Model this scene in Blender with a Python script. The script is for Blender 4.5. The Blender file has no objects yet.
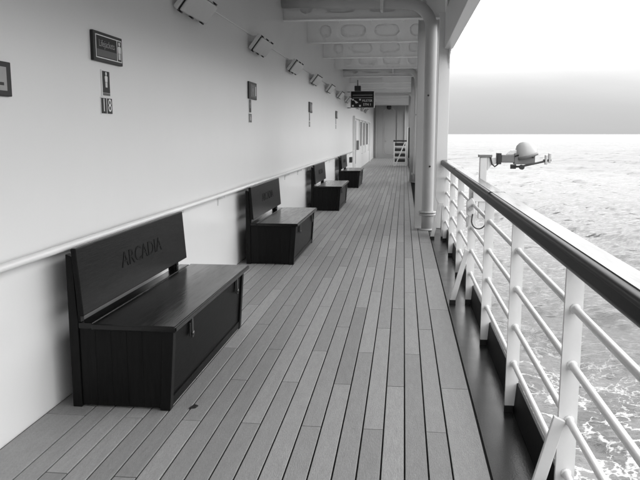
import bpy, bmesh, math, random
import numpy as np
from mathutils import Vector, Matrix
R = math.radians
random.seed(7)
scene = bpy.context.scene
C = scene.collection

# ------------------------------------------------------------------ camera
EYE = 1.57
cam_d = bpy.data.cameras.new("camera")
cam_d.lens = 39.375; cam_d.sensor_width = 36.0
cam_d.clip_start = 0.05; cam_d.clip_end = 80000
cam = bpy.data.objects.new("camera", cam_d); C.objects.link(cam)
cam.location = (0, 0, EYE)
cam.rotation_euler = (R(90 - 8.611), 0, R(6.766))
scene.camera = cam

# ------------------------------------------------------------------ light
SUN_EL, SUN_AZ = R(36), R(82)            # azimuth from +Y (ahead) towards +X (sea)
world = bpy.data.worlds.new("World"); scene.world = world
world.use_nodes = True
wt = world.node_tree; wt.nodes.clear()
def WN(t, **k):
    n = wt.nodes.new(t)
    for a, v in k.items(): setattr(n, a, v)
    return n
wout = WN("ShaderNodeOutputWorld"); bg = WN("ShaderNodeBackground")
sky = WN("ShaderNodeTexSky", sky_type='NISHITA', sun_disc=False)
sky.sun_elevation = SUN_EL; sky.sun_rotation = SUN_AZ
skybw = WN("ShaderNodeRGBToBW")
wt.links.new(sky.outputs[0], skybw.inputs[0])
tc = WN("ShaderNodeTexCoord"); sep = WN("ShaderNodeSeparateXYZ")
wt.links.new(tc.outputs['Generated'], sep.inputs[0])
# soft cloud relief
mp = WN("ShaderNodeMapping"); mp.inputs['Scale'].default_value = (1.0, 1.0, 5.0)
wt.links.new(tc.outputs['Generated'], mp.inputs[0])
nz = WN("ShaderNodeTexNoise"); nz.inputs['Scale'].default_value = 2.2; nz.inputs['Detail'].default_value = 5
wt.links.new(mp.outputs[0], nz.inputs[0])
nsc = WN("ShaderNodeMath", operation='MULTIPLY_ADD'); nsc.inputs[1].default_value = 0.06; nsc.inputs[2].default_value = -0.03
wt.links.new(nz.outputs[0], nsc.inputs[0])
elev = WN("ShaderNodeMath", operation='ADD')
wt.links.new(sep.outputs['Z'], elev.inputs[0]); wt.links.new(nsc.outputs[0], elev.inputs[1])
ramp = WN("ShaderNodeValToRGB")
rm = WN("ShaderNodeMapRange"); rm.inputs[1].default_value = 0.0; rm.inputs[2].default_value = 0.5
wt.links.new(elev.outputs[0], rm.inputs[0]); wt.links.new(rm.outputs[0], ramp.inputs[0])
cr = ramp.color_ramp
def g(v): return (v, v, v, 1)
cr.elements[0].position = 0.0; cr.elements[0].color = g(0.126)
cr.elements[1].position = 1.0; cr.elements[1].color = g(0.70)
for p, v in ((0.07, 0.143), (0.115, 0.165), (0.135, 0.182), (0.162, 0.215), (0.19, 0.275), (0.225, 0.42), (0.30, 0.88), (0.45, 0.88), (0.70, 0.74)):
    e = cr.elements.new(p); e.color = g(v)
# overcast: the cloud sheet covers most of the sky texture behind it
cloud = WN("ShaderNodeMath", operation='MULTIPLY'); cloud.inputs[1].default_value = 42.0
wt.links.new(ramp.outputs[0], cloud.inputs[0])
mixf = WN("ShaderNodeMix", data_type='FLOAT'); mixf.inputs[0].default_value = 0.97
wt.links.new(skybw.outputs[0], mixf.inputs[2]); wt.links.new(cloud.outputs[0], mixf.inputs[3])
wt.links.new(mixf.outputs[0], bg.inputs['Color'])
bg.inputs['Strength'].default_value = 0.1
wt.links.new(bg.outputs[0], wout.inputs[0])
sun_d = bpy.data.lights.new("sun", 'SUN'); sun_d.energy = 0.5; sun_d.angle = R(32)
sun_d.color = (1, 1, 1)
sun = bpy.data.objects.new("sun", sun_d); C.objects.link(sun)
sdir = Vector((math.sin(SUN_AZ) * math.cos(SUN_EL), math.cos(SUN_AZ) * math.cos(SUN_EL), math.sin(SUN_EL)))
sun.rotation_euler = sdir.to_track_quat('Z', 'Y').to_euler()
vs = scene.view_settings
vs.view_transform = 'Standard'; vs.look = 'None'; vs.exposure = 0.14; vs.gamma = 1.0
scene.cycles.max_bounces = 12; scene.cycles.diffuse_bounces = 11; scene.cycles.glossy_bounces = 4

# ------------------------------------------------------------------ materials (a black and white place)
def mat(name, v, rough=0.5, coat=0.0, coat_rough=0.1, var=0.0, var_scale=3.0, stretch=(1, 1, 1), bump=0.0,
        bump_scale=40.0, rand=0.0, metal=0.0, spec=0.5, fine=0.0, fine_scale=60.0, rough_var=0.0):
    m = bpy.data.materials.new(name); m.use_nodes = True
    nt = m.node_tree; b = nt.nodes["Principled BSDF"]
    N = lambda t, **k: _n(nt, t, **k)
    b.inputs['Roughness'].default_value = rough
    b.inputs['Metallic'].default_value = metal
    b.inputs['Specular IOR Level'].default_value = spec
    b.inputs['Coat Weight'].default_value = coat
    b.inputs['Coat Roughness'].default_value = coat_rough
    val = None
    tcn = N("ShaderNodeTexCoord"); mpn = N("ShaderNodeMapping"); mpn.inputs['Scale'].default_value = stretch
    nt.links.new(tcn.outputs['Object'], mpn.inputs[0])
    src = mpn.outputs[0]
    if rand:
        oi = N("ShaderNodeObjectInfo")
        sh = N("ShaderNodeVectorMath", operation='SCALE'); sh.inputs[3].default_value = 50.0
        cmb = N("ShaderNodeCombineXYZ")
        for i in range(3): nt.links.new(oi.outputs['Random'], cmb.inputs[i])
        nt.links.new(cmb.outputs[0], sh.inputs[0])
        ad = N("ShaderNodeVectorMath", operation='ADD')
        nt.links.new(src, ad.inputs[0]); nt.links.new(sh.outputs[0], ad.inputs[1]); src = ad.outputs[0]
    cur = N("ShaderNodeValue"); cur.outputs[0].default_value = 1.0; o = cur.outputs[0]
    def mul(o, fac_out, amt):
        mr = N("ShaderNodeMapRange"); mr.clamp = False
        mr.inputs[1].default_value = 0; mr.inputs[2].default_value = 1
        mr.inputs[3].default_value = 1 - amt; mr.inputs[4].default_value = 1 + amt
        nt.links.new(fac_out, mr.inputs[0])
        mm = N("ShaderNodeMath", operation='MULTIPLY')
        nt.links.new(o, mm.inputs[0]); nt.links.new(mr.outputs[0], mm.inputs[1]); return mm.outputs[0]
    if var:
        n1 = N("ShaderNodeTexNoise"); n1.inputs['Scale'].default_value = var_scale; n1.inputs['Detail'].default_value = 6
        n1.inputs['Roughness'].default_value = 0.6
        nt.links.new(src, n1.inputs[0]); o = mul(o, n1.outputs[0], var)
    if fine:
        n2 = N("ShaderNodeTexNoise"); n2.inputs['Scale'].default_value = fine_scale; n2.inputs['Detail'].default_value = 4
        nt.links.new(src, n2.inputs[0]); o = mul(o, n2.outputs[0], fine)
    if rand: o = mul(o, oi.outputs['Random'], rand)
    mm = N("ShaderNodeMath", operation='MULTIPLY'); mm.inputs[1].default_value = v
    nt.links.new(o, mm.inputs[0])
    nt.links.new(mm.outputs[0], b.inputs['Base Color'])
    if rough_var:
        n3 = N("ShaderNodeTexNoise"); n3.inputs['Scale'].default_value = 3.0; n3.inputs['Detail'].default_value = 5
        nt.links.new(src, n3.inputs[0])
        mr = N("ShaderNodeMapRange"); mr.inputs[1].default_value = .3; mr.inputs[2].default_value = .7
        mr.inputs[3].default_value = max(0.02, rough - rough_var); mr.inputs[4].default_value = rough + rough_var
        nt.links.new(n3.outputs[0], mr.inputs[0]); nt.links.new(mr.outputs[0], b.inputs['Roughness'])
    if bump:
        nb = N("ShaderNodeTexNoise"); nb.inputs['Scale'].default_value = bump_scale; nb.inputs['Detail'].default_value = 4
        nt.links.new(src, nb.inputs[0])
        bp = N("ShaderNodeBump"); bp.inputs['Strength'].default_value = bump; bp.inputs['Distance'].default_value = 0.01
        nt.links.new(nb.outputs[0], bp.inputs['Height']); nt.links.new(bp.outputs[0], b.inputs['Normal'])
    return m
def _n(nt, t, **k):
    n = nt.nodes.new(t)
    for a, v in k.items(): setattr(n, a, v)
    return n

M = {}
M['wall'] = mat("white_wall_paint", 0.70, 0.32, var=0.04, var_scale=1.2, bump=0.16, bump_scale=4, fine=0.015, fine_scale=90)
M['ceil'] = mat("white_deckhead_paint", 0.87, 0.5, var=0.06, var_scale=2.0, bump=0.15, bump_scale=12, fine=0.03)
M['frame'] = mat("grey_white_frame_paint", 0.44, 0.45, var=0.06, var_scale=2.5, bump=0.12, bump_scale=14, fine=0.03)
M['white'] = mat("white_gloss_paint", 0.66, 0.30, var=0.03, var_scale=4, bump=0.08, bump_scale=25, fine=0.02)
M['teak'] = mat("weathered_teak", 0.25, 0.55, var=0.22, var_scale=5, stretch=(9, 1.6, 4), bump=0.22, bump_scale=24, rand=0.15, fine=0.36, fine_scale=38)
M['caulk'] = mat("black_deck_caulk", 0.004, 0.8, spec=0.1)
M['strip'] = mat("dark_deck_paint", 0.016, 0.24, var=0.3, var_scale=5, bump=0.07, bump_scale=110, fine=0.6, fine_scale=120, rough_var=0.05, spec=0.26)
M['coaming'] = mat("black_coaming_paint", 0.004, 0.5, bump=0.1, spec=0.1)
M['woodf'] = mat("dark_varnished_front_board", 0.0030, 0.34, var=0.7, var_scale=4, stretch=(14, 1.2, 14), bump=0.12, bump_scale=10, fine=0.5, fine_scale=20, spec=0.06)
M['seat'] = mat('dark_varnished_seat', 0.0045, 0.17, var=0.6, var_scale=4, stretch=(14, 1.2, 14), bump=0.05, bump_scale=10, rand=0.15, fine=0.5, fine_scale=20, spec=0.34, rough_var=0.06)
M['darksteel'] = mat('tarnished_latch_metal', 0.12, 0.4, metal=1.0, fine=0.2)
M['railside'] = mat("shaded_rail_side", 0.006, 0.30, var=0.3, var_scale=3, stretch=(10, 1, 10), spec=0.06)  # same varnish as the top, its shade put into a darker, duller tone
M['wood'] = mat("dark_varnished_wood", 0.0085, 0.30, var=0.95, var_scale=4, stretch=(26, 1.0, 26), bump=0.10, bump_scale=9, rand=0.15, fine=0.9, fine_scale=20, spec=0.08)
M['woodv'] = mat("dark_varnished_wood_upright", 0.0045, 0.38, var=0.7, var_scale=4, stretch=(14, 14, 1.2), bump=0.12, bump_scale=10, rand=0.3, fine=0.5, fine_scale=20, spec=0.14)
M['carve'] = mat("carved_black", 0.003, 0.7, spec=0.2)
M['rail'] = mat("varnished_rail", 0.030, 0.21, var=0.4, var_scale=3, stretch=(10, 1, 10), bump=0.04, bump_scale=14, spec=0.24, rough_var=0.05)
M['black'] = mat("black_paint", 0.015, 0.45, fine=0.1)
M['blackfoot'] = mat("black_foot_paint", 0.012, 0.4)
M['signdark'] = mat("sign_dark_frame", 0.028, 0.5, spec=0.25, fine=0.05)
M['signplate'] = mat("sign_dark_panel", 0.018, 0.5, spec=0.2)
M['signgrey'] = mat("sign_grey_band", 0.10, 0.5, spec=0.3)
M['signpaper'] = mat("sign_grey_paper", 0.34, 0.6, var=0.2, var_scale=14)
M['signink'] = mat("sign_white_ink", 0.72, 0.6)
M['signdim'] = mat("sign_dim_ink", 0.30, 0.6)
M['lamp'] = mat("frosted_diffuser", 0.60, 0.42, var=0.05, var_scale=8)
M['lampbody'] = mat("lamp_housing_paint", 0.66, 0.45, fine=0.04)
M['steel'] = mat("brushed_metal", 0.45, 0.35, metal=1.0, fine=0.1)
M['grey'] = mat("grey_machinery_paint", 0.16, 0.45, fine=0.15)
M['dome'] = mat("white_dome_plastic", 0.40, 0.25)
M['endwall'] = mat("grey_bulkhead_paint", 0.36, 0.5, var=0.06, var_scale=1.5, bump=0.1, bump_scale=8)
M['glass'] = mat("dark_window_glass", 0.02, 0.06, spec=0.6)
M['hull'] = mat("hull_paint", 0.6, 0.4)

# ------------------------------------------------------------------ mesh helpers
class MB:
    def __init__(s): s.bm = bmesh.new()
    def box(s, x0, x1, y0, y1, z0, z1, mtx=None, taper=None):
        v = [(x, y, z) for z in (z0, z1) for y in (y0, y1) for x in (x0, x1)]
        vs_ = [s.bm.verts.new((mtx @ Vector(p)) if mtx else p) for p in v]
        for f in ((0, 2, 3, 1), (4, 5, 7, 6), (0, 1, 5, 4), (2, 6, 7, 3), (1, 3, 7, 5), (0, 4, 6, 2)):
            s.bm.faces.new([vs_[i] for i in f])
        return s
    def prism(s, pts, axis, a, b):
        """closed outline extruded along an axis; pts are the two remaining coordinates in xyz order"""
        def P(p, t):
            l = list(p); l.insert(axis, t); return l
        A = [s.bm.verts.new(P(p, a)) for p in pts]; B = [s.bm.verts.new(P(p, b)) for p in pts]
        n = len(pts)
        s.bm.faces.new(A); s.bm.faces.new(B[::-1])
        for i in range(n): s.bm.faces.new((A[i], B[i], B[(i + 1) % n], A[(i + 1) % n]))
        return s
    def tube(s, path, r, seg=12, cap=True):
        path = [Vector(p) for p in path]; rings = []
        up0 = None
        for i, p in enumerate(path):
            d = (path[min(i + 1, len(path) - 1)] - path[max(i - 1, 0)]).normalized()
            if up0 is None:
                up0 = d.orthogonal().normalized()
            up0 = (up0 - d * up0.dot(d)).normalized()
            sd = d.cross(up0)
            rr = r[i] if isinstance(r, (list, tuple)) else r
            rings.append([s.bm.verts.new(p + rr * (math.cos(2 * math.pi * k / seg) * up0 + math.sin(2 * math.pi * k / seg) * sd)) for k in range(seg)])
        for a, b in zip(rings, rings[1:]):
            for k in range(seg):
                f = s.bm.faces.new((a[k], a[(k + 1) % seg], b[(k + 1) % seg], b[k])); f.smooth = True
        if cap:
            s.bm.faces.new(rings[0][::-1]); s.bm.faces.new(rings[-1])
        return s
    def lathe(s, prof, origin, axis=(0, 0, 1), seg=24):
        q = Vector((0, 0, 1)).rotation_difference(Vector(axis)); o = Vector(origin); rings = []
        for r_, h in prof:
            rings.append([s.bm.verts.new(o + q @ Vector((max(r_, 1e-4) * math.cos(2 * math.pi * k / seg), max(r_, 1e-4) * math.sin(2 * math.pi * k / seg), h))) for k in range(seg)])
        for a, b in zip(rings, rings[1:]):
            for k in range(seg):
                f = s.bm.faces.new((a[k], a[(k + 1) % seg], b[(k + 1) % seg], b[k])); f.smooth = True
        s.bm.faces.new(rings[0][::-1]); s.bm.faces.new(rings[-1])
        return s
    def build(s, name, m, parent=None, bevel=0.0, loc=None):
        bmesh.ops.recalc_face_normals(s.bm, faces=s.bm.faces)
        if bevel:
            ed = [e for e in s.bm.edges if len(e.link_faces) == 2 and e.calc_face_angle(0) > 0.5]
            bmesh.ops.bevel(s.bm, geom=ed, offset=bevel, segments=2, profile=0.5, affect='EDGES', clamp_overlap=True)
        me = bpy.data.meshes.new(name); s.bm.to_mesh(me); s.bm.free()
        me.materials.append(m)
        return link(name, me, parent, loc)
def link(name, me, parent=None, loc=None):
    o = bpy.data.objects.new(name, me); C.objects.link(o)
    if parent: o.parent = parent
    if loc: o.location = loc
    return o
def tag(o, label=None, cat=None, group=None, kind=None):
    if label: o['label'] = label
    if cat: o['category'] = cat
    if group: o['group'] = group
    if kind: o['kind'] = kind
    return o
def empty(name, loc, label=None, cat=None, group=None):
    o = bpy.data.objects.new(name, None); C.objects.link(o); o.location = loc; o.empty_display_size = .1
    return tag(o, label, cat, group)
KIDS = {}
def children(o): return [c for c in C.objects if c.parent == o]
def copy_tree(o, parent=None):
    c = o.copy(); C.objects.link(c)
    if parent: c.parent = parent
    for ch in children(o): copy_tree(ch, c)
    return c
def text_mesh(body, size, ext=0.0006, align='CENTER'):
    cu = bpy.data.curves.new("lettering", 'FONT'); cu.body = body; cu.size = size; cu.extrude = ext
    cu.align_x = align; cu.align_y = 'CENTER'; cu.resolution_u = 3
    t = bpy.data.objects.new("lettering", cu); C.objects.link(t)
    bpy.context.view_layer.update()
    me = bpy.data.meshes.new_from_object(t.evaluated_get(bpy.context.evaluated_depsgraph_get()))
    bpy.data.objects.remove(t); bpy.data.curves.remove(cu)
    return me
# text in the plane whose normal is n and whose reading direction is u
def text_obj(name, body, size, m, parent, loc, u, n, ext=0.0006, sx=1.0):
    me = text_mesh(body, size, ext); me.materials.clear(); me.materials.append(m)
    u = Vector(u).normalized(); n = Vector(n).normalized(); v = n.cross(u)
    T = Matrix((u, v, n)).transposed().to_4x4()
    me.transform(Matrix.Diagonal((sx, 1, 1, 1))); me.transform(T)
    return link(name, me, parent, loc)
def plate_with_holes(name, outline, holes, thick):
    """flat plate in local xy with rounded openings, thickness along z"""
    cu = bpy.data.curves.new(name, 'CURVE'); cu.dimensions = '2D'; cu.fill_mode = 'BOTH'; cu.extrude = thick / 2
    for pts in [outline] + holes:
        sp = cu.splines.new('POLY'); sp.points.add(len(pts) - 1); sp.use_cyclic_u = True
        for p, q in zip(sp.points, pts): p.co = (q[0], q[1], 0, 1)
    t = bpy.data.objects.new(name, cu); C.objects.link(t)
    bpy.context.view_layer.update()
    me = bpy.data.meshes.new_from_object(t.evaluated_get(bpy.context.evaluated_depsgraph_get()))
    bpy.data.objects.remove(t); bpy.data.curves.remove(cu)
    return me
def obround(cx, cy, w, h, n=8):
    r_ = min(w, h) / 2; a = w / 2 - r_; pts = []
    for k in range(n + 1): t = -math.pi / 2 + math.pi * k / n; pts.append((cx + a + r_ * math.cos(t), cy + r_ * math.sin(t)))
    for k in range(n + 1): t = math.pi / 2 + math.pi * k / n; pts.append((cx - a + r_ * math.cos(t), cy + r_ * math.sin(t)))
    return pts

Y_BACK, Y_END = -10.0, 46.8
WX = -2.0
# ------------------------------------------------------------------ sea
SEA_Z = -13.0
def build_sea():
    rng = np.random.default_rng(3)
    def tile(size, lmin, lmax, slope, wind, spread, n=512):
        """one square of wind sea from a random spectrum, rms slope as given"""
        k = 2 * math.pi * np.fft.fftfreq(n, size / n); KX, KY = np.meshgrid(k, k, indexing='ij')
        K = np.hypot(KX, KY); K[0, 0] = 1e9; ang = np.arctan2(KX, KY) - wind
        ang = (ang + math.pi) % (2 * math.pi) - math.pi
        S = K ** -2.0 * np.exp(-(ang / spread) ** 2 / 2)
        Lw = 2 * math.pi / K
        S *= (Lw > lmin) & (Lw < lmax)
        Hh = np.fft.ifft2(S * np.exp(2j * math.pi * rng.random((n, n))))
        h = Hh.real; hx = np.imag(np.fft.ifft2(0)) if 0 else np.fft.ifft2(np.fft.fft2(h) * (-1j * KX / K)).real; hy = np.fft.ifft2(np.fft.fft2(h) * (-1j * KY / K)).real
        gx, gy = np.gradient(h, size / n); q = slope / math.sqrt((gx ** 2 + gy ** 2).mean())
        return h * q, hx * q, hy * q, size
    def sample(T, X, Yy):
        out = []; size = T[3]; n = T[0].shape[0]
        u = (X / size % 1) * n; v = (Yy / size % 1) * n
        i = u.astype(int) % n; j = v.astype(int) % n; fu = u - np.floor(u); fv = v - np.floor(v)
        for A in T[:3]:
            out.append(A[i, j] * (1 - fu) * (1 - fv) + A[(i + 1) % n, j] * fu * (1 - fv) + A[i, (j + 1) % n] * (1 - fu) * fv + A[(i + 1) % n, (j + 1) % n] * fu * fv)
        return out
    W = R(75)
    tiles = [(tile(317, 14, 60, .075, W, .55), 20), (tile(131, 3.5, 15, .12, W, .75), 6), (tile(29.7, .55, 3.6, .15, W, 1.0), 1.3)]
    def ring(a0, a1, na, rr):
        nr = len(rr); a = np.linspace(a0, a1, na)
        A, RR = np.meshgrid(a, rr, indexing='ij')
        X = RR * np.sin(A); Yy = RR * np.cos(A); Z = np.zeros_like(X); DX = np.zeros_like(X); DY = np.zeros_like(X)
        sp = np.maximum(RR * (a1 - a0) / na, np.gradient(rr)[None, :] * 0.45)
        for T, Lm in tiles:
            fade = np.clip((Lm / sp - 1.2) / 1.6, 0, 1)
            h, dx, dy = sample(T, X, Yy)
            Z += fade * h; DX += fade * dx * .8; DY += fade * dy * .8
        V = np.stack([X + DX, Yy + DY, Z], -1).reshape(-1, 3)
        i = np.arange(na - 1)[:, None] * nr + np.arange(nr - 1)[None, :]
        F = np.stack([i, i + 1, i + nr + 1, i + nr], -1).reshape(-1, 4)
        return V, F
    dep = np.linspace(math.atan2(14.57, 22), math.atan2(14.57, 1800), 900)
    rr = np.concatenate([np.linspace(4, 21.5, 20), 14.57 / np.tan(dep), np.geomspace(2100, 40000, 24)])
    V1, F1 = ring(R(0), R(50), 760, rr)
    V2, F2 = ring(R(50), R(360), 240, np.geomspace(4, 40000, 160))
    V = np.concatenate([V1, V2]); F = np.concatenate([F1, F2 + len(V1)])
    me = bpy.data.meshes.new("sea")
    me.vertices.add(len(V)); me.vertices.foreach_set("co", V.astype(np.float32).ravel())
    me.loops.add(F.size); me.loops.foreach_set("vertex_index", F.astype(np.int32).ravel())
    me.polygons.add(len(F)); me.polygons.foreach_set("loop_start", np.arange(0, F.size, 4, dtype=np.int32))
    me.polygons.foreach_set("use_smooth", np.ones(len(F), dtype=bool))
    me.update(calc_edges=True)
    m = bpy.data.materials.new("sea_water"); m.use_nodes = True; nt = m.node_tree; b = nt.nodes["Principled BSDF"]
    N = lambda t, **k: _n(nt, t, **k); L = nt.links.new
    b.inputs['IOR'].default_value = 1.33; b.inputs['Specular IOR Level'].default_value = 0.5
    tcn = N("ShaderNodeTexCoord")
    def noise(scale, detail, stretch=(1, 1, 1), rough=.6, dist=0.0):
        mp_ = N("ShaderNodeMapping"); mp_.inputs['Scale'].default_value = stretch
        mp_.inputs['Rotation'].default_value = (0, 0, R(20))
        L(tcn.outputs['Object'], mp_.inputs[0])
        n = N("ShaderNodeTexNoise"); n.inputs['Scale'].default_value = scale; n.inputs['Detail'].default_value = detail
        n.inputs['Roughness'].default_value = rough; n.inputs['Distortion'].default_value = dist
        L(mp_.outputs[0], n.inputs[0]); return n.outputs[0]
    def mathn(op, a, b_=None, c=None, clamp=False):
        n = N("ShaderNodeMath", operation=op); n.use_clamp = clamp
        for i, x in enumerate((a, b_, c)):
            if x is None: continue
            if isinstance(x, (int, float)): n.inputs[i].default_value = x
            else: L(x, n.inputs[i])
        return n.outputs[0]
    def smooth(x, lo, hi):
        n = N("ShaderNodeMapRange"); n.interpolation_type = 'SMOOTHSTEP'
        n.inputs[1].default_value = lo; n.inputs[2].default_value = hi; L(x, n.inputs[0]); return n.outputs[0]
    # churned zone beside the hull
    sx = N("ShaderNodeSeparateXYZ"); L(tcn.outputs['Object'], sx.inputs[0])
    wob = noise(0.09, 3)
    xx = mathn('MULTIPLY_ADD', wob, -16.0, sx.outputs['X'])
    near = mathn('SUBTRACT', 1.0, smooth(xx, 0.0, 13.0))
    yfade = mathn('SUBTRACT', 1.0, smooth(sx.outputs['Y'], 26.0, 62.0))
    near = mathn('MULTIPLY', near, yfade)
    # foam webs
    vd = N("ShaderNodeVectorMath", operation='ADD')
    nd = N("ShaderNodeTexNoise"); nd.inputs['Scale'].default_value = 0.8; nd.inputs['Detail'].default_value = 5
    L(tcn.outputs['Object'], nd.inputs[0])
    sc_ = N("ShaderNodeVectorMath", operation='SCALE'); sc_.inputs[3].default_value = 2.6
    L(nd.outputs['Color'], sc_.inputs[0]); st_ = N('ShaderNodeMapping'); st_.inputs['Scale'].default_value = (1.0, 0.62, 1.0); L(tcn.outputs['Object'], st_.inputs[0]); L(st_.outputs[0], vd.inputs[0]); L(sc_.outputs[0], vd.inputs[1])
    webs = []
    for s_, w in ((0.42, .075), (1.1, .085)):
        vo = N("ShaderNodeTexVoronoi", feature='DISTANCE_TO_EDGE'); vo.inputs['Scale'].default_value = s_
        L(vd.outputs[0], vo.inputs['Vector'])
        wmod = mathn('MULTIPLY_ADD', noise(0.9, 4), w * 3.2, -w * 1.05)
        q = mathn('DIVIDE', vo.outputs[0], mathn('MAXIMUM', wmod, 0.004))
        webs.append(mathn('SUBTRACT', 1.0, smooth(q, 0.1, 1.1)))
    gate2 = smooth(noise(0.16, 3), .46, .60)
    web = mathn('MAXIMUM', webs[0], mathn('MULTIPLY', webs[1], gate2))
    patch = mathn('MULTIPLY', smooth(noise(0.35, 6, rough=.7), .54, .80), 0.6)
    foam = mathn('MAXIMUM', web, patch)
    foam = mathn('MULTIPLY', mathn('MULTIPLY', foam, near, clamp=True), 0.72)
    # whitecaps out at sea
    caps = smooth(noise(0.22, 7, (0.5, 1.3, 1), rough=.68), .685, .74)
    foam = mathn('MAXIMUM', foam, mathn('MULTIPLY', caps, 0.8))
    foam = mathn('MULTIPLY', foam, smooth(noise(3.5, 4), .28, .5))
    # aerated paler water
    aer = mathn('MULTIPLY', smooth(noise(0.22, 5), .40, .66), near)
    deep = mathn('MULTIPLY_ADD', aer, 0.09, 0.075)
    mixv = N("ShaderNodeMix", data_type='FLOAT'); L(foam, mixv.inputs[0]); L(deep, mixv.inputs[2]); mixv.inputs[3].default_value = 0.75
    L(mixv.outputs[0], b.inputs['Base Color'])
    # far off the facets grow smaller than a pixel: broader gloss, painted dark flecks, noise cutting the gloss as steep facets would
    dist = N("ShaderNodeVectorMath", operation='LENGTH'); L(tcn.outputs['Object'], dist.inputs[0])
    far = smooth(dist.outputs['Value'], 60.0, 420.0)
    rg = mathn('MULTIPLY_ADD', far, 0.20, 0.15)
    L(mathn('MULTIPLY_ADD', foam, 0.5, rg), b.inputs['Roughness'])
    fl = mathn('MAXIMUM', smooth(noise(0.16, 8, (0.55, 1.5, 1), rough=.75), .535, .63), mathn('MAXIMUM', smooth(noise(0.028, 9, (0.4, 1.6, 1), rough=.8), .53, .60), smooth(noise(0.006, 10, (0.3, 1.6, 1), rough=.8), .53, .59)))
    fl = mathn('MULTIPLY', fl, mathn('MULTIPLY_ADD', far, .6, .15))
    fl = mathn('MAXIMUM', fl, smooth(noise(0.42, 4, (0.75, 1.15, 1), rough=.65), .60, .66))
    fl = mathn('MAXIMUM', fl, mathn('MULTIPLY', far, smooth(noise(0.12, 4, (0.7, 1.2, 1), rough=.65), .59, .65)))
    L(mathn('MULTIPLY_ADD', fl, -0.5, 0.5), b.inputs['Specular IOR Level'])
    h = mathn('MULTIPLY_ADD', noise(0.9, 7, (0.75, 1.25, 1), rough=.62), 0.34, mathn('MULTIPLY', noise(4.0, 5, (0.75, 1.25, 1)), 0.10))
    h = mathn('MULTIPLY_ADD', foam, 0.03, h)
    bp = N("ShaderNodeBump"); bp.inputs['Strength'].default_value = 1.0; bp.inputs['Distance'].default_value = 1.0
    L(h, bp.inputs['Height']); L(bp.outputs[0], b.inputs['Normal'])
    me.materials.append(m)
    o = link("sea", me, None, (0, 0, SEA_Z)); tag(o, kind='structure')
build_sea()

# ------------------------------------------------------------------ hull and deck
o = MB().prism([(-2.6, -14), (0.70, -14), (0.70, -0.10), (-2.6, -0.10)], 1, Y_BACK, 60).build("hull", M['hull'])
tag(o, kind='structure')
deck = MB().box(-2.02, 0.435, Y_BACK, Y_END + .1, -0.08, -0.007).build("deck", M['caulk']); tag(deck, kind='structure')
PX0, PITCH, NROW, SEAM, STEP = 0.254, 0.1118, 18, 0.0082, 0.665
Y_NARROW = 11.78
def plank_mesh(w, ln):
    """top face with eased edges, x centred, y from 0 to ln"""
    c = 0.0018; h = w / 2; b = MB(); v = b.bm.verts.new
    lo = [v(p) for p in ((-h, 0, -.012), (h, 0, -.012), (h, ln, -.012), (-h, ln, -.012))]
    mi = [v(p) for p in ((-h, 0, -c), (h, 0, -c), (h, ln, -c), (-h, ln, -c))]
    hi = [v(p) for p in ((-h + c, c, 0), (h - c, c, 0), (h - c, ln - c, 0), (-h + c, ln - c, 0))]
    for A, B in ((lo, mi), (mi, hi)):
        for i in range(4): b.bm.faces.new((A[i], A[(i + 1) % 4], B[(i + 1) % 4], B[i]))
    b.bm.faces.new(hi)
    me = bpy.data.meshes.new("plank"); b.bm.to_mesh(me); b.bm.free(); me.materials.append(M['teak']); return me
LEN = 3 * STEP
rows = []
for n in range(-1, NROW + 1):
    if n == -1: x0, x1 = 0.427, PX0
    elif n == NROW: x0, x1 = PX0 - NROW * PITCH, -1.993
    else: x0, x1 = PX0 - n * PITCH, PX0 - (n + 1) * PITCH
    rows.append((n, x1 + SEAM / 2, x0 - SEAM / 2))
cand = []
for n, xa, xb in rows:
    k0 = (-n) % 3
    y = 3.58 + STEP * k0 - LEN * 8
    while y < Y_END:
        ya, yb = y + .004, min(y + LEN - .004, Y_END - .005)
        if n == -1:
            if ya > Y_NARROW: break
            yb = min(yb, Y_NARROW)
        if yb > Y_BACK and yb - ya > .1: cand.append((n, xa, xb, max(ya, Y_BACK), yb))
        y += LEN
vis = sorted([c for c in cand if c[4] > 2.2], key=lambda c: c[3])
near_p, rest = vis[:298], vis[298:] + [c for c in cand if c[4] <= 2.2]
cache = {}
for n, xa, xb, ya, yb in near_p:
    key = (round(xb - xa, 4), round(yb - ya, 3))
    if key not in cache: cache[key] = plank_mesh(xb - xa, yb - ya)
    p = link("plank", cache[key], deck, ((xa + xb) / 2, ya, random.uniform(-.0006, .0006)))
mb = bmesh.new()
for n, xa, xb, ya, yb in rest:
    me = plank_mesh(xb - xa, yb - ya); me.transform(Matrix.Translation(((xa + xb) / 2, ya, random.uniform(-.0006, .0006))))
    mb.from_mesh(me); bpy.data.meshes.remove(me)
me = bpy.data.meshes.new("far_planks"); mb.to_mesh(me); mb.free(); me.materials.append(M['teak'])
tag(link("far_planks", me, deck), kind='stuff')
# side waterway
o = MB().box(0.437, 0.668, Y_BACK, Y_NARROW, -0.09, -0.006).build("waterway", M['strip']); tag(o, kind='structure')
o = MB().box(0.437, 0.668, Y_NARROW + .002, Y_END, -0.09, -0.012).build("waterway", M['strip']); tag(o, kind='structure')
co = MB().prism([(0.648, -0.003), (0.668, -0.003), (0.678, .17), (0.662, .17)], 1, Y_BACK, 10.72).build("coaming", M['coaming'], bevel=.002)
tag(co, "low black upright edge plate along the outside of the dark waterway under the railing", "coaming")

# ------------------------------------------------------------------ deckhouse wall
wall = MB().box(WX - .12, WX, Y_BACK, Y_END + .1, -0.09, 4.0).build("deckhouse_wall", M['wall'])
tag(wall, "long white painted steel wall on the inboard side of the promenade deck", "wall", kind='structure')
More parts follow.
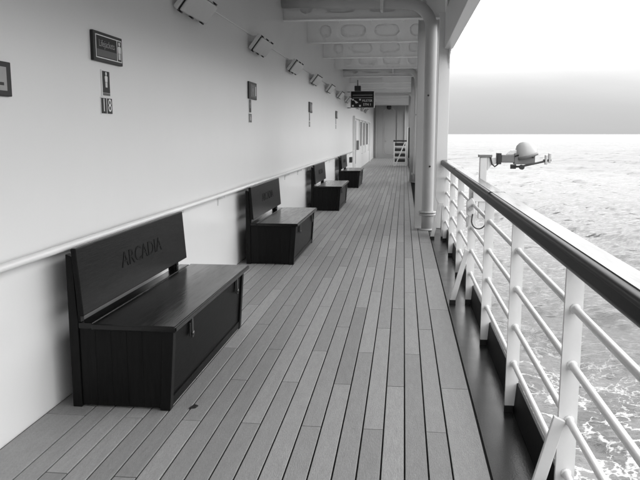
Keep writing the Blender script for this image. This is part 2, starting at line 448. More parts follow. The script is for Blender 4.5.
# end bulkhead
ew = empty("end_bulkhead", (-0.6, Y_END, 0), "grey end wall across the far end of the deck with a rounded door panel", "wall")
ew['kind'] = 'structure'
L0 = Vector((-0.6, Y_END, 0))
def eb(name, m, x0, x1, y0, y1, z0, z1, bev=0.0):
    MB().box(x0 - L0.x, x1 - L0.x, y0, y1, z0, z1).build(name, m, ew, bevel=bev)
eb("bulkhead_plate", M['endwall'], -2.0, 0.62, 0.0, 0.08, 0.0, 4.0)
def roundrect(x0, x1, z0, z1, r_, n=6):
    pts = []
    for cx, cz, a in ((x1 - r_, z0 + r_, -90), (x1 - r_, z1 - r_, 0), (x0 + r_, z1 - r_, 90), (x0 + r_, z0 + r_, 180)):
        for k in range(n + 1):
            t = R(a + 90 * k / n); pts.append((cx + r_ * math.cos(t), cz + r_ * math.sin(t)))
    return pts
d = MB().prism(roundrect(-1.30 - L0.x, -0.62 - L0.x, .22, 3.2, .28), 1, -0.05, -0.001).build("door_panel", M['endwall'], ew, bevel=.012)
MB().prism(roundrect(-1.36 - L0.x, -0.56 - L0.x, .16, 3.26, .3), 1, -0.02, -0.0005).build("door_rim", M['frame'], ew)
MB().tube([(-1.2 - L0.x, -.09, 1.05), (-1.2 - L0.x, -.09, 1.25)], .015, 8).build("handle", M['steel'], d)
eb("stiffener", M['endwall'], -1.86, -1.80, -.12, -.001, 0.0, 3.9, .01)
eb("stiffener", M['endwall'], -0.46, -0.40, -.12, -.001, 0.0, 3.9, .01)
eb("stiffener", M['frame'], 0.02, 0.10, -.14, -.001, 0.0, 3.9, .01)
sp = empty("spotlight", (-1.0, Y_END - .12, 3.33), "small dark spotlight high on the grey end wall above the door panel", "lamp")
MB().lathe([(.05, -.16), (.13, -.14), (.15, .02), (.10, .10), (.02, .12)], (0, 0, 0), (0, .5, .85), 14).build("shade", M['black'], sp)
MB().box(-.03, .03, .0, .118, .02, .12).build("bracket", M['black'], sp)

# ------------------------------------------------------------------ deckhead: plating, beams
HB, HC = 3.42, 3.90
deckhead = MB().box(-2.0, 0.72, Y_BACK, Y_END, HC, HC + .1).build("deckhead", M['ceil'])
tag(deckhead, "white painted steel ceiling over the deck crossed by deep beams", "ceiling", kind='structure')
for xx in (-1.35, -0.7, -0.05):
    MB().box(xx, xx + .012, Y_BACK, Y_END, HC - .10, HC - .001).build("stiffener", M['ceil'], deckhead)
outline = [(-1.999, HB), (0.62, HB), (0.62, HC - .002), (-1.999, HC - .002)]
holes = [obround(-1.63, 3.645, .25, .25), obround(-1.06, 3.645, .52, .24), obround(-.38, 3.645, .50, .24), obround(.2, 3.645, .25, .25)]
beam_me = plate_with_holes("beam", outline, holes, .012); beam_me.transform(Matrix.Rotation(R(90), 4, 'X'))
beam_me.materials.clear(); beam_me.materials.append(M['ceil'])
fl = MB().box(-1.999, 0.62, -.07, .07, HB - .012, HB - .0005); fl_o = fl.build("flange", M['ceil'])
fl_me = fl_o.data; bpy.data.objects.remove(fl_o)
bk_o = MB().box(-1.95, 0.55, .040, .048, 3.46, HC - .004).build('hole_shade_plate', M['ceil']); bk_me = bk_o.data; bpy.data.objects.remove(bk_o)  # added behind the beam holes so they read as shaded recesses
BEAM_Y = [11.8 + 2.88 * k for k in range(-7, 13)]
for yy in BEAM_Y:
    b = link("beam", beam_me, deckhead, (0, yy, 0))
    link("hole_shade_plate", bk_me, b)
    link("flange", fl_me, b)

# outboard girder over the opening
gi = MB().prism([(0.567, 2.80), (0.69, 2.80), (0.70, 3.32), (0.567, 3.32)], 1, Y_BACK, 10.68).build("girder", M['white'], bevel=.006)
tag(gi, "long white girder overhead along the top of the open ship side", "beam")
# plating above the girder, closing the side
o = MB().box(0.70, 0.715, Y_BACK, Y_END, 3.32, HC + .05).build("side_plating", M['frame'])
tag(o, "upper side plating of the ship above the overhead girder", "panel", kind='structure')
for yy in BEAM_Y:
    if yy < 10.5:
        MB().prism([(0.30, HC - .003), (0.699, HC - .003), (0.699, 3.323), (0.60, 3.323), (0.30, HB)], 1, yy - .03, yy - .018).build("knee_bracket", M['ceil'], deckhead)

# end column of the opening
col = empty("opening_column", (0.57, 10.72, 0), "bright white column at the far end of the open side, standing on two splayed legs", "column")
def cx(x): return x - 0.57
MB().prism([(cx(.488), .62), (cx(.54), .50), (cx(.64), .50), (cx(.652), .62), (cx(.652), 2.72), (cx(.70), 2.90), (cx(.70), 3.319), (cx(.488), 3.319)], 1, -.035, .035).build("shaft", M['white'], col, bevel=.005)
MB().prism([(cx(.425), .03), (cx(.478), .03), (cx(.590), .55), (cx(.535), .55)], 1, -.075, -.040).build("leg", M['white'], col, bevel=.004)
MB().box(cx(.585), cx(.64), -.075, -.040, .03, .55).build("leg", M['white'], col, bevel=.004)
MB().box(cx(.418), cx(.485), -.085, -.032, -.004, .032).build("foot", M['blackfoot'], col, bevel=.003)
MB().box(cx(.580), cx(.645), -.085, -.032, -.004, .032).build("foot", M['blackfoot'], col, bevel=.003)
MB().box(cx(.640), cx(.652), .036, .55, -.004, 3.30).build('pipe_shade_plate', M['white'], col)  # added unseen plate, blocks sea light from the downpipe
# curved gusset that rounds the corner of the opening
pts = [(10.684, 2.798), (10.684, 2.52)] + [(10.684 - .28 * (1 - math.cos(t)) , 2.52 + .28 * math.sin(t)) for t in [R(a) for a in (15, 30, 45, 60, 75, 90)]]
MB().prism([(p[0] - 10.72, p[1]) for p in pts], 0, cx(.632), cx(.6495)).build("corner_gusset", M['white'], col)

# deep web frames with drain pipes, every fourth beam
for i, yy in enumerate((11.8, 11.8 + 4 * 2.88, 11.8 + 8 * 2.88)):
    lab = ["nearest deep grey white web frame standing behind the big downpipe", "second deep web frame, further along behind the slimmer looking downpipe", "farthest web frame beside the white rack at the deck end"][i]
    w = empty("web_frame", (0.42, yy, 0), lab, "frame", "web frames along the ship side")
    ww = lambda x: x - 0.42
    MB().prism([(ww(.215), -.002), (ww(.64), -.002), (ww(.699), 2.0), (ww(.699), 3.30), (ww(.64), HB - .02), (ww(.215), HB - .02)], 1, .10, .115).build("web_plate", M['frame'], w)
    MB().box(ww(.200), ww(.2145), .045, .165, -.002, HB - .02).build("face_flange", M['frame'], w, bevel=.002)
    MB().box(ww(.195), ww(.50), -.02, .099, -.003, .012).build("foot_plate", M['frame'], w, bevel=.003)
def pipe(yy, lab):
    p = empty("downpipe", (0.405, yy, 0), lab, "pipe", "white downpipes by the web frames")
    r_ = .095; path = [(0, 0, -.002), (0, 0, .30)] + [(0, 0, z) for z in (1.0, 2.0, 3.05)]
    for k in range(1, 9):
        t = R(90 * k / 8); path.append((-.40 * (1 - math.cos(t)), 0, 3.22 + .40 * math.sin(t)))
    path += [(-.78, 0, 3.635), (-1.55, 0, 3.66), (-2.40, 0, 3.68)]
    MB().tube(path, r_, 24).build("tube", M['frame'], p)
    for z in (.245, .285):
        MB().lathe([(.098, 0), (.142, .002), (.142, .024), (.098, .026)], (0, 0, z), seg=24).build("flange", M['frame'], p)
    for k in range(8):
        a = 2 * math.pi * k / 8
        MB().lathe([(.009, 0), (.009, .075)], (.121 * math.cos(a), .121 * math.sin(a), .24), seg=6).build("bolt", M['frame'], p)
    MB().lathe([(.125, 0), (.125, .02), (.1, .03)], (0, 0, -.001), seg=24).build("base_collar", M['frame'], p)
    MB().box(-.815, -.765, -.115, .115, 3.50, 3.77).build("pipe_clamp", M['white'], p, bevel=.006)
    MB().lathe([(.012, 0), (.016, .01), (.004, .016)], (-.03, -.093, 2.18), (0, -1, 0), 8).build("plug", M['black'], p)
    MB().lathe([(.012, 0), (.016, .01), (.004, .016)], (.02, -.093, 1.05), (0, -1, 0), 8).build("plug", M['black'], p)
    return p
p0 = pipe(11.62, "nearest white downpipe with a bolted flange, bending into the ceiling")
for yy, lab in ((11.62 + 4 * 2.88, "second downpipe, seen as a slim strip past the nearest one"), (11.62 + 8 * 2.88, "farthest downpipe next to the white rack")):
    q = copy_tree(p0); q.location.y = yy; q['label'] = lab
# side wall beyond the opening: solid bulwark, openings between frames
sb = empty("side_bulwark", (0.66, 11.9, 0), "white solid bulwark and window frames along the ship side past the column", "wall")
sb['kind'] = 'structure'
MB().box(.0, .03, 0, Y_END - 11.9, -.01, .95).build("bulwark_plate", M['white'], sb)
MB().box(.0, .03, 0, Y_END - 11.9, 3.2, 3.95).build("upper_plate", M['white'], sb)
MB().box(-.05, .06, 0, Y_END - 11.9, .95, .99).build("cap_rail", M['rail'], sb)
for k in range(1, 12):
    yy = 2.88 * k - .1
    MB().box(-.02, .05, yy - .03, yy + .03, .99, 3.2).build("window_post", M['white'], sb)

# ------------------------------------------------------------------ ship railing
RX = 0.635
rail = empty("ship_railing", (RX, 2.62, 0), "white ship railing with round bars and a dark varnished wooden handrail", "railing")
RY0 = 2.62
post_mb = MB().prism([(-.036, .035), (.036, .035), (.032, 1.115), (-.032, 1.115)], 1, -.009, .009)
for h in (.285, .498, .715, .932):
    for q in (-1, 1):
        post_mb.lathe([(.0205, 0), (.0200, .003), (.0175, .006), (.0150, .009)], (.004, .0088 * q, h), (0, q, 0), 12)     # weld bead
post_me = post_mb.build("post", M['white'], rail)
foot_me = MB().box(-.038, .012, -.011, .011, -.007, .036).build("foot", M['blackfoot'], post_me, bevel=.003)
post_me.location.y = -1.305 * 9
nP = 16
for k in range(-8, 7):
    c = post_me.copy(); C.objects.link(c); c.location.y = 1.305 * k
    f = foot_me.copy(); C.objects.link(f); f.parent = c
br = MB().prism([(-.180, .03), (-.130, .03), (-.012, .50), (-.055, .52)], 1, -.030, -.010).build("brace", M['white'], rail, bevel=.003)
brf = MB().box(-.184, -.126, -.034, -.006, -.007, .032).build("foot", M['blackfoot'], br, bevel=.003)
br.location.y = -1.305 * 9
for k in (-6, -3, 0, 3):
    c = br.copy(); C.objects.link(c); c.location.y = 1.305 * k
    f = brf.copy(); C.objects.link(f); f.parent = c
for h in (.285, .498, .715, .932):
    MB().tube([(.004, Y_BACK - RY0, h), (.004, 10.68 - RY0, h)], .0145, 12).build("bar", M['white'], rail)
# handrail: flat top, deep rounded inner face
hx0, hx1 = .560 - RX, .680 - RX
prof = [(hx0 + .016 + .016 * math.cos(R(a)), 1.128 + .020 * math.sin(R(a))) for a in range(270, 179, -10)]
prof += [(hx0 + .022 + .022 * math.cos(R(a)), 1.162 + .0235 * math.sin(R(a))) for a in range(180, 89, -10)]
prof += [
        (hx1 - .014, 1.1855), (hx1 - .005, 1.181), (hx1, 1.168), (hx1, 1.140), (hx1 - .012, 1.118), (hx1 - .03, 1.108)]
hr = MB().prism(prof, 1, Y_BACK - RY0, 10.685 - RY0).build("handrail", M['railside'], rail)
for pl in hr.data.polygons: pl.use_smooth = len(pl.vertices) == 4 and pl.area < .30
MB().prism([(hx0 + .024, 1.1858), (hx1 - .013, 1.1858), (hx1 - .016, 1.189), (hx0 + .027, 1.189)], 1, Y_BACK - RY0, 10.685 - RY0).build('rail_glare_strip', M['rail'], rail)  # added top strip, sky glare put into its paler, glossier material
# joints in the handrail: thin scarf lines
for yy in (1.35, 4.75, 8.1):
    MB().prism([(a * 1.004 if a < 0 else a, b + (.0045 if b > 1.18 else 0)) for a, b in prof], 1, yy - RY0, yy - RY0 + .004).build("scarf_joint", M['carve'], rail)

# ------------------------------------------------------------------ lamp arm outside the rail, loop of cable
dv = empty("folding_lamp_arm", (0.72, 6.53, 0.80), "bracket post outside the railing carrying a folding arm with a white dome lamp", "lamp")
def V3(x, z, y=0.0): return (x - .72, y, z - .80)
MB().box(-.032, .032, -.03, .03, 0, .56).build("post", M['white'], dv, bevel=.006)
MB().box(-.045, .075, -.038, .038, .562, .585).build("cap_plate", M['grey'], dv, bevel=.003)
MB().prism([(.034, .44), (.034, .56), (.115, .56), (.115, .505), (.07, .49)], 1, -.022, .022).build("shoulder", M['white'], dv, bevel=.004)
MB().lathe([(.045, 0), (.045, .012), (.03, .018)], (0, -.031, .29), (0, -1, 0), 18).build("round_cover", M['white'], dv)
MB().box(-.085, .05, -.045, -.031, .16, .26).build("mounting_plate", M['lampbody'], dv, bevel=.003)
MB().box(-.09, -.033, -.02, .02, .19, .23).build("clamp", M['white'], dv, bevel=.003)
MB().box(.117, .155, -.05, .05, .50, .60).build("hinge_block", M['black'], dv, bevel=.005)
MB().box(.155, .27, -.045, .045, .515, .585).build("gear_housing", M['grey'], dv, bevel=.006)
MB().prism([(.20, .585), (.245, .625), (.33, .635), (.33, .585)], 1, -.03, .03).build("motor_cover", M['lampbody'], dv, bevel=.004)
MB().box(.27, .45, -.045, -.025, .50, .60).build("side_arm", M['grey'], dv, bevel=.004)
MB().box(.27, .45, .025, .045, .50, .60).build("side_arm", M['grey'], dv, bevel=.004)
dm = MB().lathe([(.092, 0), (.095, .01), (.093, .05), (.084, .085), (.066, .113), (.040, .132), (.012, .139)], (.385, 0, .572), (-.28, 0, 1), 28).build("dome", M['dome'], dv)
MB().lathe([(.098, -.012), (.100, .008), (.096, .012)], (.385, 0, .572), (-.28, 0, 1), 28).build("rim", M['grey'], dm)
MB().tube([(.24, -.052, .478), (.33, -.055, .482), (.56, -.045, .535)], .009, 8).build("link_rod", M['black'], dv)
MB().lathe([(.022, 0), (.022, .05)], (.335, -.07, .475), (0, 1, 0), 12).build("pivot", M['black'], dv)
MB().box(.235, .285, -.06, -.035, .46, .50).build("lower_bracket", M['black'], dv, bevel=.004)
MB().box(.535, .555, -.055, -.02, .50, .585).build("end_bracket", M['steel'], dv, bevel=.003)
MB().box(.565, .585, -.055, -.02, .515, .60).build("end_bracket", M['steel'], dv, bevel=.003)
MB().box(.52, .59, -.05, -.03, .53, .545).build("end_crossbar", M['black'], dv)
MB().tube([(.435, -.05, .56), (.36, -.056, .605), (.27, -.05, .57)], .006, 6).build("cable", M['black'], dv)
MB().tube([(.06, -.03, .56), (.075, -.035, .50), (.10, -.035, .478), (.125, -.035, .50), (.135, -.03, .54)], .007, 6).build("hose", M['black'], dv)
hk = empty("safety_hook", (0.625, 6.50, 0.90), "white latch hook with a black cable loop hanging on a railing post below the rail", "hook")
MB().prism([(-.045, -.06), (.0, -.085), (.03, -.04), (.032, .05), (.0, .10), (-.05, .06)], 1, -.045, -.012).build("latch_body", M['white'], hk, bevel=.008)
MB().lathe([(.02, 0), (.02, .02)], (-.01, -.046, .0), (0, -1, 0), 12).build("latch_pin", M['steel'], hk)
loop = [(.01, -.05, -.05)] + [(.065 + .065 * math.cos(R(a)), -.05, -.11 + .075 * math.sin(R(a))) for a in range(170, 385, 18)] + [(.12, -.03, -.02)]
MB().tube(loop, .006, 8).build("cable_loop", M['black'], hk)
MB().prism([(-.05, -.085), (-.02, -.07), (-.028, -.16), (-.045, -.18)], 1, -.04, -.02).build("hook_tail", M['steel'], hk)

# ------------------------------------------------------------------ benches
LB = 1.775
def make_bench():
    r = empty("storage_bench", (-1.30, 3.69, 0))
    W, Wv = M['wood'], M['woodv']
    X = lambda x: x + 1.30
    xb, xf, xt = X(-1.885), X(-1.302), X(-1.268)     # back, front bottom, front top
    HL = .470
    # legs (front ones lean outwards a little)
    for y0 in (0.0, LB - .055):
        MB().prism([(xf - .060, .0), (xf, .0), (xt, HL), (xt - .060, HL)], 1, y0, y0 + .055).build("leg", Wv, r, bevel=.004)
        MB().prism([(xb, 0), (xb + .055, 0), (xb + .055, .508), (xb + .038, .885), (xb, .90)], 1, y0, y0 + .055).build("rear_leg", Wv, r, bevel=.004)
        MB().prism([(xb + .0555, .5085), (xb + .072, .5085), (xb + .045, .80), (xb + .0425, .80)], 1, y0 + .006, y0 + .049).build("upright_cleat", Wv, r)
    # end panels of upright boards
    for y0 in (.012, LB - .040):
        ep = MB().box(xb + .056, xf - .062, y0 + .006, y0 + .022, .05, HL - .004).build("end_panel", Wv, r)
        n = 5; a, b_ = xb + .057, xf - .061; s_ = (b_ - a) / n
        for k in range(n):
            x0, x1 = a + k * s_ + .0005, a + (k + 1) * s_ - .0005
            t1 = x1 + (.034 if k == n - 1 else 0)
            MB().prism([(x0, .012), (x1, .012), (t1, HL - .002), (x0, HL - .002)], 1, y0, y0 + .028).build("board", Wv, ep, bevel=.0012)
    fp = MB().prism([(xf - .040, .012), (xf - .014, .012), (xt - .014, HL - .006), (xt - .040, HL - .006)], 1, .057, LB - .057).build("front_panel", M["woodf"], r, bevel=.003)
    MB().prism([(xf - .022, .010), (xf - .004, .010), (xf - .001, .065), (xf - .022, .065)], 1, .057, LB - .057).build("bottom_rail", M["woodf"], r, bevel=.003)
    MB().box(xb + .014, xb + .034, .057, LB - .057, .045, HL - .006).build("rear_panel", W, r)
    # lid: fixed rear strip and hinged front leaf
    MB().box(xb + .057, X(-1.745), .0, LB + .06, HL, .505).build("rear_seat_strip", M["seat"], r, bevel=.005)
    ld = MB().box(X(-1.741), X(-1.247), -.025, LB + .085, HL, .506).build("lid", M["seat"], r, bevel=.007)
    MB().box(X(-1.2465), X(-1.2425), -.02, LB + .08, HL + .008, .4985).build("lid_edging", M["seat"], ld, bevel=.0015)
    # backrest
    bk = empty("backrest_root", (0, 0, 0)); bpy.data.objects.remove(bk)
    bx0, bz0, bx1, bz1, th = X(-1.783), .548, X(-1.812), .938, .032
    back = MB().prism([(bx0, bz0), (bx1, bz1), (bx1 - th, bz1 - .003), (bx0 - th, bz0 - .003)], 1, -.02, LB + .125).build("backrest", W, r, bevel=.006)
    u = Vector((0, 1, 0)); nrm = Vector((bz1 - bz0, 0, -(bx1 - bx0))).normalized()
    mid = Vector(((bx0 + bx1) / 2, .96, (bz0 + bz1) / 2 + .012))
    text_obj("lettering", "ARCADIA", .140, M['carve'], back, mid + nrm * .0008, u, nrm, .0012, 1.25)
    # latches on the front
    for y0 in (.36, 1.54):
        lt = MB().box(xt - .014, xt - .006, y0 - .028, y0 + .028, .345, .430).build("latch", M['black'], r, bevel=.002)
        MB().box(xt - .006, xt + .003, y0 - .012, y0 + .012, .335, .455).build("hasp", M["darksteel"], lt, bevel=.002)
        MB().lathe([(.012, 0), (.016, .012), (.006, .016)], (xt - .006, y0, .362), (1, 0, 0), 10).build("staple", M["darksteel"], lt)
    return r
bench = make_bench()
labs = ["nearest and largest dark wooden bench chest, its two latches and carved backrest in full view",
        "second dark bench chest along the wall, below the small framed notice",
        "third dark bench chest along the wall, between the second and the smallest one",
        "farthest and smallest dark bench chest, just before the doors"]
for i, yy in enumerate((3.69, 8.25, 14.31, 20.56)):
    b = bench if i == 0 else copy_tree(bench)
    b.location.y = yy
    tag(b, labs[i], "bench", "dark wooden benches along the white wall")

# ------------------------------------------------------------------ wall handrail
wh = empty("wall_handrail", (WX, 0, 0), "round white handrail running along the white wall on small brackets", "handrail")
MB().tube([(.085, Y_BACK + .2, .93), (.085, 27.2, .93)], .022, 14).build("rail_tube", M['white'], wh)
bt = MB().prism([(.0, .80), (.012, .80), (.018, .865), (.085, .885), (.093, .908), (.077, .908), (.07, .896), (.012, .885), (.0, .89)], 1, -.010, .010).build("bracket", M['white'], wh, bevel=.002)
bt.location.y = -8.8
for k in range(24):
    if -8.8 + 1.45 * (k + 1) < 27:
        c = bt.copy(); C.objects.link(c); c.location.y = -8.8 + 1.45 * (k + 1) + .25

# ------------------------------------------------------------------ wall lights and conduit
cd = MB().tube([(WX + .012, Y_BACK, 2.84), (WX + .012, 40, 2.84)], .009, 8).build("conduit", M['white'])
tag(cd, "thin white conduit pipe linking the lights high on the wall", "pipe")
def make_light():
    r = empty("wall_light", (-1.885, 0, 2.715))
    T = Matrix.Rotation(R(-52), 4, 'Y')        # local x runs up the face, local -z looks down and out
    hl = .40
    MB().box(-.11, .11, -hl, hl, .0, .05, T).build("housing", M['lampbody'], r, bevel=.012)
    MB().box(-.104, .104, -hl + .006, hl - .006, -.007, -.0005, T).build("gasket", M['black'], r)
    d = MB().box(-.100, .100, -hl + .012, hl - .012, -.034, -.0075, T).build("diffuser", M['lamp'], r, bevel=.014)
    for s_ in (-1, 1):
        for yy in (-.33, 0, .33):
            b = MB(); x0 = .104 * s_
            b.box(min(x0, x0 + .014 * s_), max(x0, x0 + .014 * s_), yy - .022, yy + .022, -.022, .018, T)
            b.build("clip", M['black'], r)
    for yy in (-.25, .25):
        MB().prism([(-.115, .02), (-.115, .10), (-.03, .11), (.01, .06), (-.03, .05)], 1, yy - .012, yy + .012).build("wall_bracket", M['lampbody'], r)
    return r
wl = make_light()
LY = [6.45 + 2.95 * k for k in range(-4, 11)]
first = True
names = {4: "largest bulkhead wall light, cut by the top of the picture, over the nearest bench"}
ordn = ["nearest", "second", "third", "fourth", "fifth", "sixth", "seventh", "eighth", "ninth", "tenth", "eleventh"]
for k, yy in enumerate(LY):
    l = wl if k == 0 else copy_tree(wl)
    l.location.y = yy
    if yy < 6: lab = "box light on the white wall behind the viewer, " + ["farthest back", "third from the view", "second from the view", "nearest to the view"][k]
    else:
        j = k - 4
        lab = ["largest tilted box light high on the wall, cut by the picture's top", "second tilted box light high on the wall, up from the small framed notice",
               "third tilted box light along the conduit high on the wall", "fourth tilted box light along the conduit high on the wall", "fifth tilted box light along the conduit",
               "sixth tilted box light along the conduit", "seventh tilted box light, just before the hanging sign", "eighth box light, small beside the hanging sign",
               "ninth box light, small and low behind the hanging sign", "tenth box light, tiny above the far doors", "eleventh and farthest box light, tiny above the far doors"][j]
    tag(l, lab, "light", "box lights high along the white wall")

# ------------------------------------------------------------------ signs on the wall
def sign_root(name, y, z, label, group=None): return empty(name, (WX, y, z), label, "sign", group)
def sbox(name, m, par, d0, d1, y0, y1, z0, z1, bev=0.0):
    return MB().box(d0, d1, y0, y1, z0, z1).build(name, m, par, bevel=bev)
U, NX = (0, 1, 0), (1, 0, 0)
def figure(m, par, y, z, s, d):
    """small lifejacket pictogram: head, vest, legs"""
    b = MB()
    b.prism([(y + .30 * s * math.cos(R(a)), z + 1.05 * s + .30 * s * math.sin(R(a))) for a in range(0, 360, 30)], 0, d, d + .001)
    b.prism([(y - .45 * s, z - .3 * s), (y + .45 * s, z - .3 * s), (y + .55 * s, z + .55 * s), (y + .2 * s, z + .72 * s), (y - .2 * s, z + .72 * s), (y - .55 * s, z + .55 * s)], 0, d, d + .001)
    b.prism([(y - .35 * s, z - 1.2 * s), (y - .05 * s, z - 1.2 * s), (y - .05 * s, z - .34 * s), (y - .38 * s, z - .34 * s)], 0, d, d + .001)
    b.prism([(y + .05 * s, z - 1.2 * s), (y + .35 * s, z - 1.2 * s), (y + .38 * s, z - .34 * s), (y + .05 * s, z - .34 * s)], 0, d, d + .001)
    return b.build("pictogram", m, par)
# lifejacket sign: y 4.39..4.87, z 2.05..2.25 (centre 4.63, 2.135)
s = sign_root("lifejacket_sign", 4.635, 2.135, "dark framed lifejackets sign above the figure and number plates")
sbox("frame", M['signdark'], s, 0, .022, -.235, .235, -.095, .095, .004)
pn = sbox("panel", M['signplate'], s, .0225, .025, -.200, .130, -.068, .068)
sbox("grey_band", M['signgrey'], pn, .0252, .026, -.192, .124, -.062, -.018)
text_obj("lettering", "Lifejackets", .062, M['signdim'], pn, (.0265, -.035, .02), U, NX, .0004, .98)
p2 = sbox("icon_panel", M['signplate'], s, .0225, .025, .140, .205, -.068, .068)
figure(M['signink'], p2, .1725, .0, .047, .0252)
bd = MB()
for (a, b_, c_, d_) in ((-.206, .211, .068, .074), (-.206, .211, -.074, -.068), (-.206, -.200, -.068, .068), (.205, .211, -.068, .068), (.130, .139, -.068, .068)):
    bd.box(.0222, .0262, a, b_, c_, d_)
bd.build("border_line", M['signink'], s)
# figure plate
s = sign_root("figure_plate", 4.605, 1.905, "narrow plate with a white figure, between the lifejackets sign and the numbers")
sbox("backing", M['signink'], s, 0, .006, -.068, .068, -.088, .088)
pl = sbox("panel", M['signplate'], s, .0062, .008, -.056, .056, -.062, .080)
figure(M['signink'], pl, .0, .022, .040, .0082)
sbox("caption_band", M['signgrey'], s, .0062, .008, -.056, .056, -.080, -.064)
# number plates
for ch, yy, lab in (("1", 4.556, "small black plate with a white 1 under the figure plate"), ("8", 4.650, "small black plate with a white 8, beside the plate reading 1")):
    s = sign_root("number_plate", yy, 1.757, lab, "number plates under the figure plate")
    sbox("backing", M['signink'], s, 0, .005, -.044, .044, -.056, .056)
    pl = sbox("panel", M['signplate'], s, .0052, .007, -.039, .039, -.051, .051)
    text_obj("numeral", ch, .122, M['signink'], pl, (.0076, 0, 0), U, NX, .0005, .95)
# framed notice cut by the picture edge
s = sign_root("framed_notice", 3.195, 1.842, "dark framed grey notice at the picture's edge, mostly out of view")
sbox("frame", M['signdark'], s, 0, .02, -.225, .225, -.085, .085, .004)
pl = sbox("paper", M['signpaper'], s, .0202, .022, -.182, .178, -.058, .058)
for k, (y0, w_) in enumerate(((-.12, .1), (.02, .05), (.09, .06))):
    sbox("print_block", M['signdark'], pl, .0222, .0228, y0, y0 + w_, -.045 + .006 * k, -.018)
# second station
def station(y0, big, num, lab, cut=True):
    s = sign_root("small_framed_sign", y0 + .30, 2.13, lab[0])
    sbox("frame", M['signdark'], s, 0, .02, -.24, .24, -.11, .11, .004)
    pl = sbox("panel", M['signgrey'], s, .0202, .023, -.17, .19, -.08, .08)
    figure(M['signdim'], pl, -.02, .0, .05, .0232)
    sbox("white_strip", M['signink'], pl, .0232, .0245, .13, .17, -.06, .06)
    s = sign_root("narrow_plate", y0 + .17, 1.93, lab[1])
    sbox("backing", M['signink'], s, 0, .006, -.066, .066, -.09, .09)
    pl = sbox("panel", M['signplate'], s, .0062, .008, -.058, .058, -.082, .082)
    figure(M['signdim'], pl, .0, .02, .040, .0082)
    s = sign_root("number_card", y0 + .17, 1.775, lab[2])
    sbox("backing", M['signink'], s, 0, .006, -.09, .09, -.06, .06)
    pl = sbox("panel", M['signgrey'], s, .0062, .008, -.084, .084, -.054, .054)
    text_obj("numeral", num, .10, M['signink'], pl, (.0086, 0, 0), U, NX, .0004)
station(8.92, True, "16", ["small square looking framed sign high on the wall above the second bench", "thin plate hanging under the small framed sign above the second bench", "pale number card, lowest of the signs above the second bench"])
station(14.75, False, "14", ["framed sign seen edge-on above the third bench", "thin plate under the edge-on framed sign by the third bench", "pale number card, lowest of the signs above the third bench"])
station(20.6, False, "12", ["tiny framed sign edge-on above the farthest bench", "thin plate under the tiny framed sign by the farthest bench", "pale number card, lowest of the signs above the farthest bench"])

# black box fitting on the wall
fb = empty("call_box", (WX, 26.2, .62), "small black box on the wall beside the farthest bench", "box")
MB().box(0, .10, -.16, .16, -.10, .10).build("case", M['black'], fb, bevel=.01)
MB().box(.1005, .108, -.05, .05, -.04, .04).build("cover", M['signgrey'], fb, bevel=.003)
MB().box(.0, .08, .165, .30, -.04, .06).build("side_plug", M['grey'], fb, bevel=.005)

# ------------------------------------------------------------------ hanging sign across the walkway
hs = empty("hanging_sign", (-1.47, 25.0, 2.78), "black hanging sign with white lettering, fixed on arms out from the wall", "sign")
MB().box(-.40, .40, 0, .09, -.29, .27).build("case", M['black'], hs, bevel=.008)
fr = MB(); fr.box(-.425, -.402, -.01, .10, -.30, .28); fr.box(.402, .425, -.01, .10, -.30, .28); fr.build("side_trim", M['white'], hs)
f = MB().box(-.385, .385, -.006, -.001, -.275, .255).build("face", M['signplate'], hs)
for z in (.135, .045):
    MB().box(-.34, .35, -.009, -.0065, z - .010, z + .010).build("white_line", M['signdim'], f)
NY = (0, -1, 0); UX = (1, 0, 0)
b = MB()
for px_, pz in ((-.33, -.02), (-.08, -.02), (-.33, -.23), (-.08, -.23)):
    b.box(px_ - .03, px_ + .03, -.0095, -.0065, pz - .028, pz + .028)
b.prism([(-.30, -.03), (-.20, -.075), (-.14, -.125), (-.23, -.15), (-.26, -.09)], 1, -.0095, -.0065)
b.build("pictogram", M['signink'], f)
text_obj("lettering", "MUSTER", .115, M['signink'], f, (.17, -.0075, -.06), UX, NY, .0006, .85)
text_obj("lettering", "STN 1", .115, M['signink'], f, (.17, -.0075, -.19), UX, NY, .0006, .95)
for z in (.25, -.30):
    MB().box(-.56, -.40, .03, .06, z - .012, z + .012).build("arm", M['black'], hs)
MB().box(-.28, -.06, -.02, .16, .28, .46).build("lamp_box", M['black'], hs, bevel=.01)
MB().box(-.19, -.15, .05, .09, .46, .66).build("hanger", M['grey'], hs)

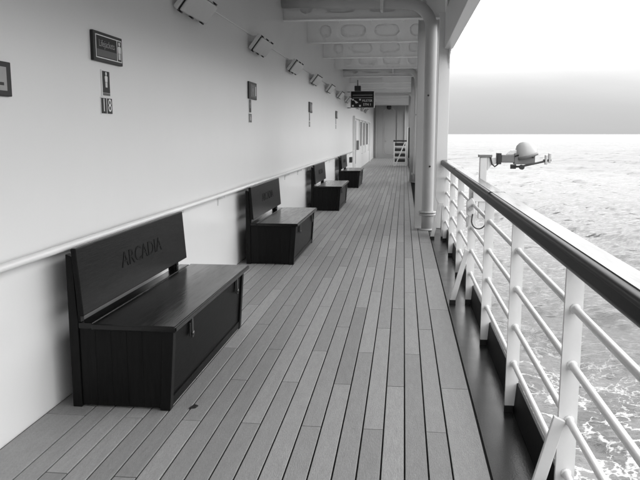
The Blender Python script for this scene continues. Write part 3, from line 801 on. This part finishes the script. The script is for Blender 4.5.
# ------------------------------------------------------------------ doors in the wall
dr = empty("deck_doors", (WX, 27.8, 0), "white door frame with tall narrow dark panes in the far part of the wall", "door")
MB().box(.0, .09, 0, .22, -.003, 2.28).build("jamb", M['wall'], dr, bevel=.01)
MB().box(.0, .09, 13.0, 13.2, -.003, 2.28).build("jamb", M['wall'], dr, bevel=.01)
MB().box(.0, .09, .222, 12.998, 2.18, 2.28).build("head", M['wall'], dr, bevel=.01)
MB().box(.002, .10, .23, .42, .4, 2.1).build("hinge_post", M['grey'], dr)
for y0, w_ in ((4.0, .9), (6.4, 1.0), (9.0, 1.6)):
    wf = MB().box(.0, .05, y0 - .25, y0 + w_ + .25, .92, 2.18 - .002).build("window", M['wall'], dr, bevel=.008)
    MB().box(.0505, .056, y0, y0 + w_, 1.02, 2.12).build("pane", M['glass'], wf)
    MB().tube([(.07, y0 + w_ + .1, 1.05), (.10, y0 + w_ + .1, .95), (.10, y0 + w_ + .1, .7), (.06, y0 + w_ + .1, .66)], .02, 8).build("handle", M['wall'], wf)
MB().box(.0, .07, .5, .62, .05, .45).build("door_stop", M['grey'], dr, bevel=.004)
MB().box(.0, .1, 2.2, 2.4, .9, 1.3).build("lock_case", M['grey'], dr, bevel=.01)

# ------------------------------------------------------------------ rack at the far end
rk = empty("white_rack", (-0.17, 34.7, 0), "white rack with dark shelves standing at the far end by the web frame", "rack")
for sx_ in (-.30, .27):
    for yy in (0, .42):
        MB().box(sx_ - .02, sx_ + .035, yy, yy + .05, 0, 1.20).build("leg", M['white'], rk, bevel=.004)
for z in (.16, .42, .68, .94):
    MB().box(-.30, .27, -.012, .47, z, z + .05).build("shelf", M['white'], rk, bevel=.004)
    MB().box(-.26, .24, .03, .44, z + .052, z + .19).build("dark_crate", M['black'], rk, bevel=.01)
MB().box(-.34, .31, -.03, .50, 1.201, 1.27).build("top", M['black'], rk, bevel=.008)
MB().prism([(-.27, .02), (-.21, .02), (.24, 1.15), (.19, 1.15)], 1, -.03, -.014).build("diagonal_brace", M['white'], rk)
dk = empty("folded_panel", (0.21, 33.6, 0.45), "tall black panel with a white edge standing next to the white rack", "panel")
MB().prism(roundrect(-.012, .06, .0, 1.42, .03), 1, 0, .06).build("board", M['black'], dk)
MB().box(-.045, -.0125, -.01, .07, -.02, 1.44).build("edge_trim", M['white'], dk)

fk = MB().prism([(0, 0), (.035, .012), (.042, .045), (.018, .06), (.004, .03)], 2, .0008, .006).build("flake", M['black'], None, loc=(-1.205, 3.735, 0))
tag(fk, "small dark flake lying on the planks in front of the nearest bench", "flake")
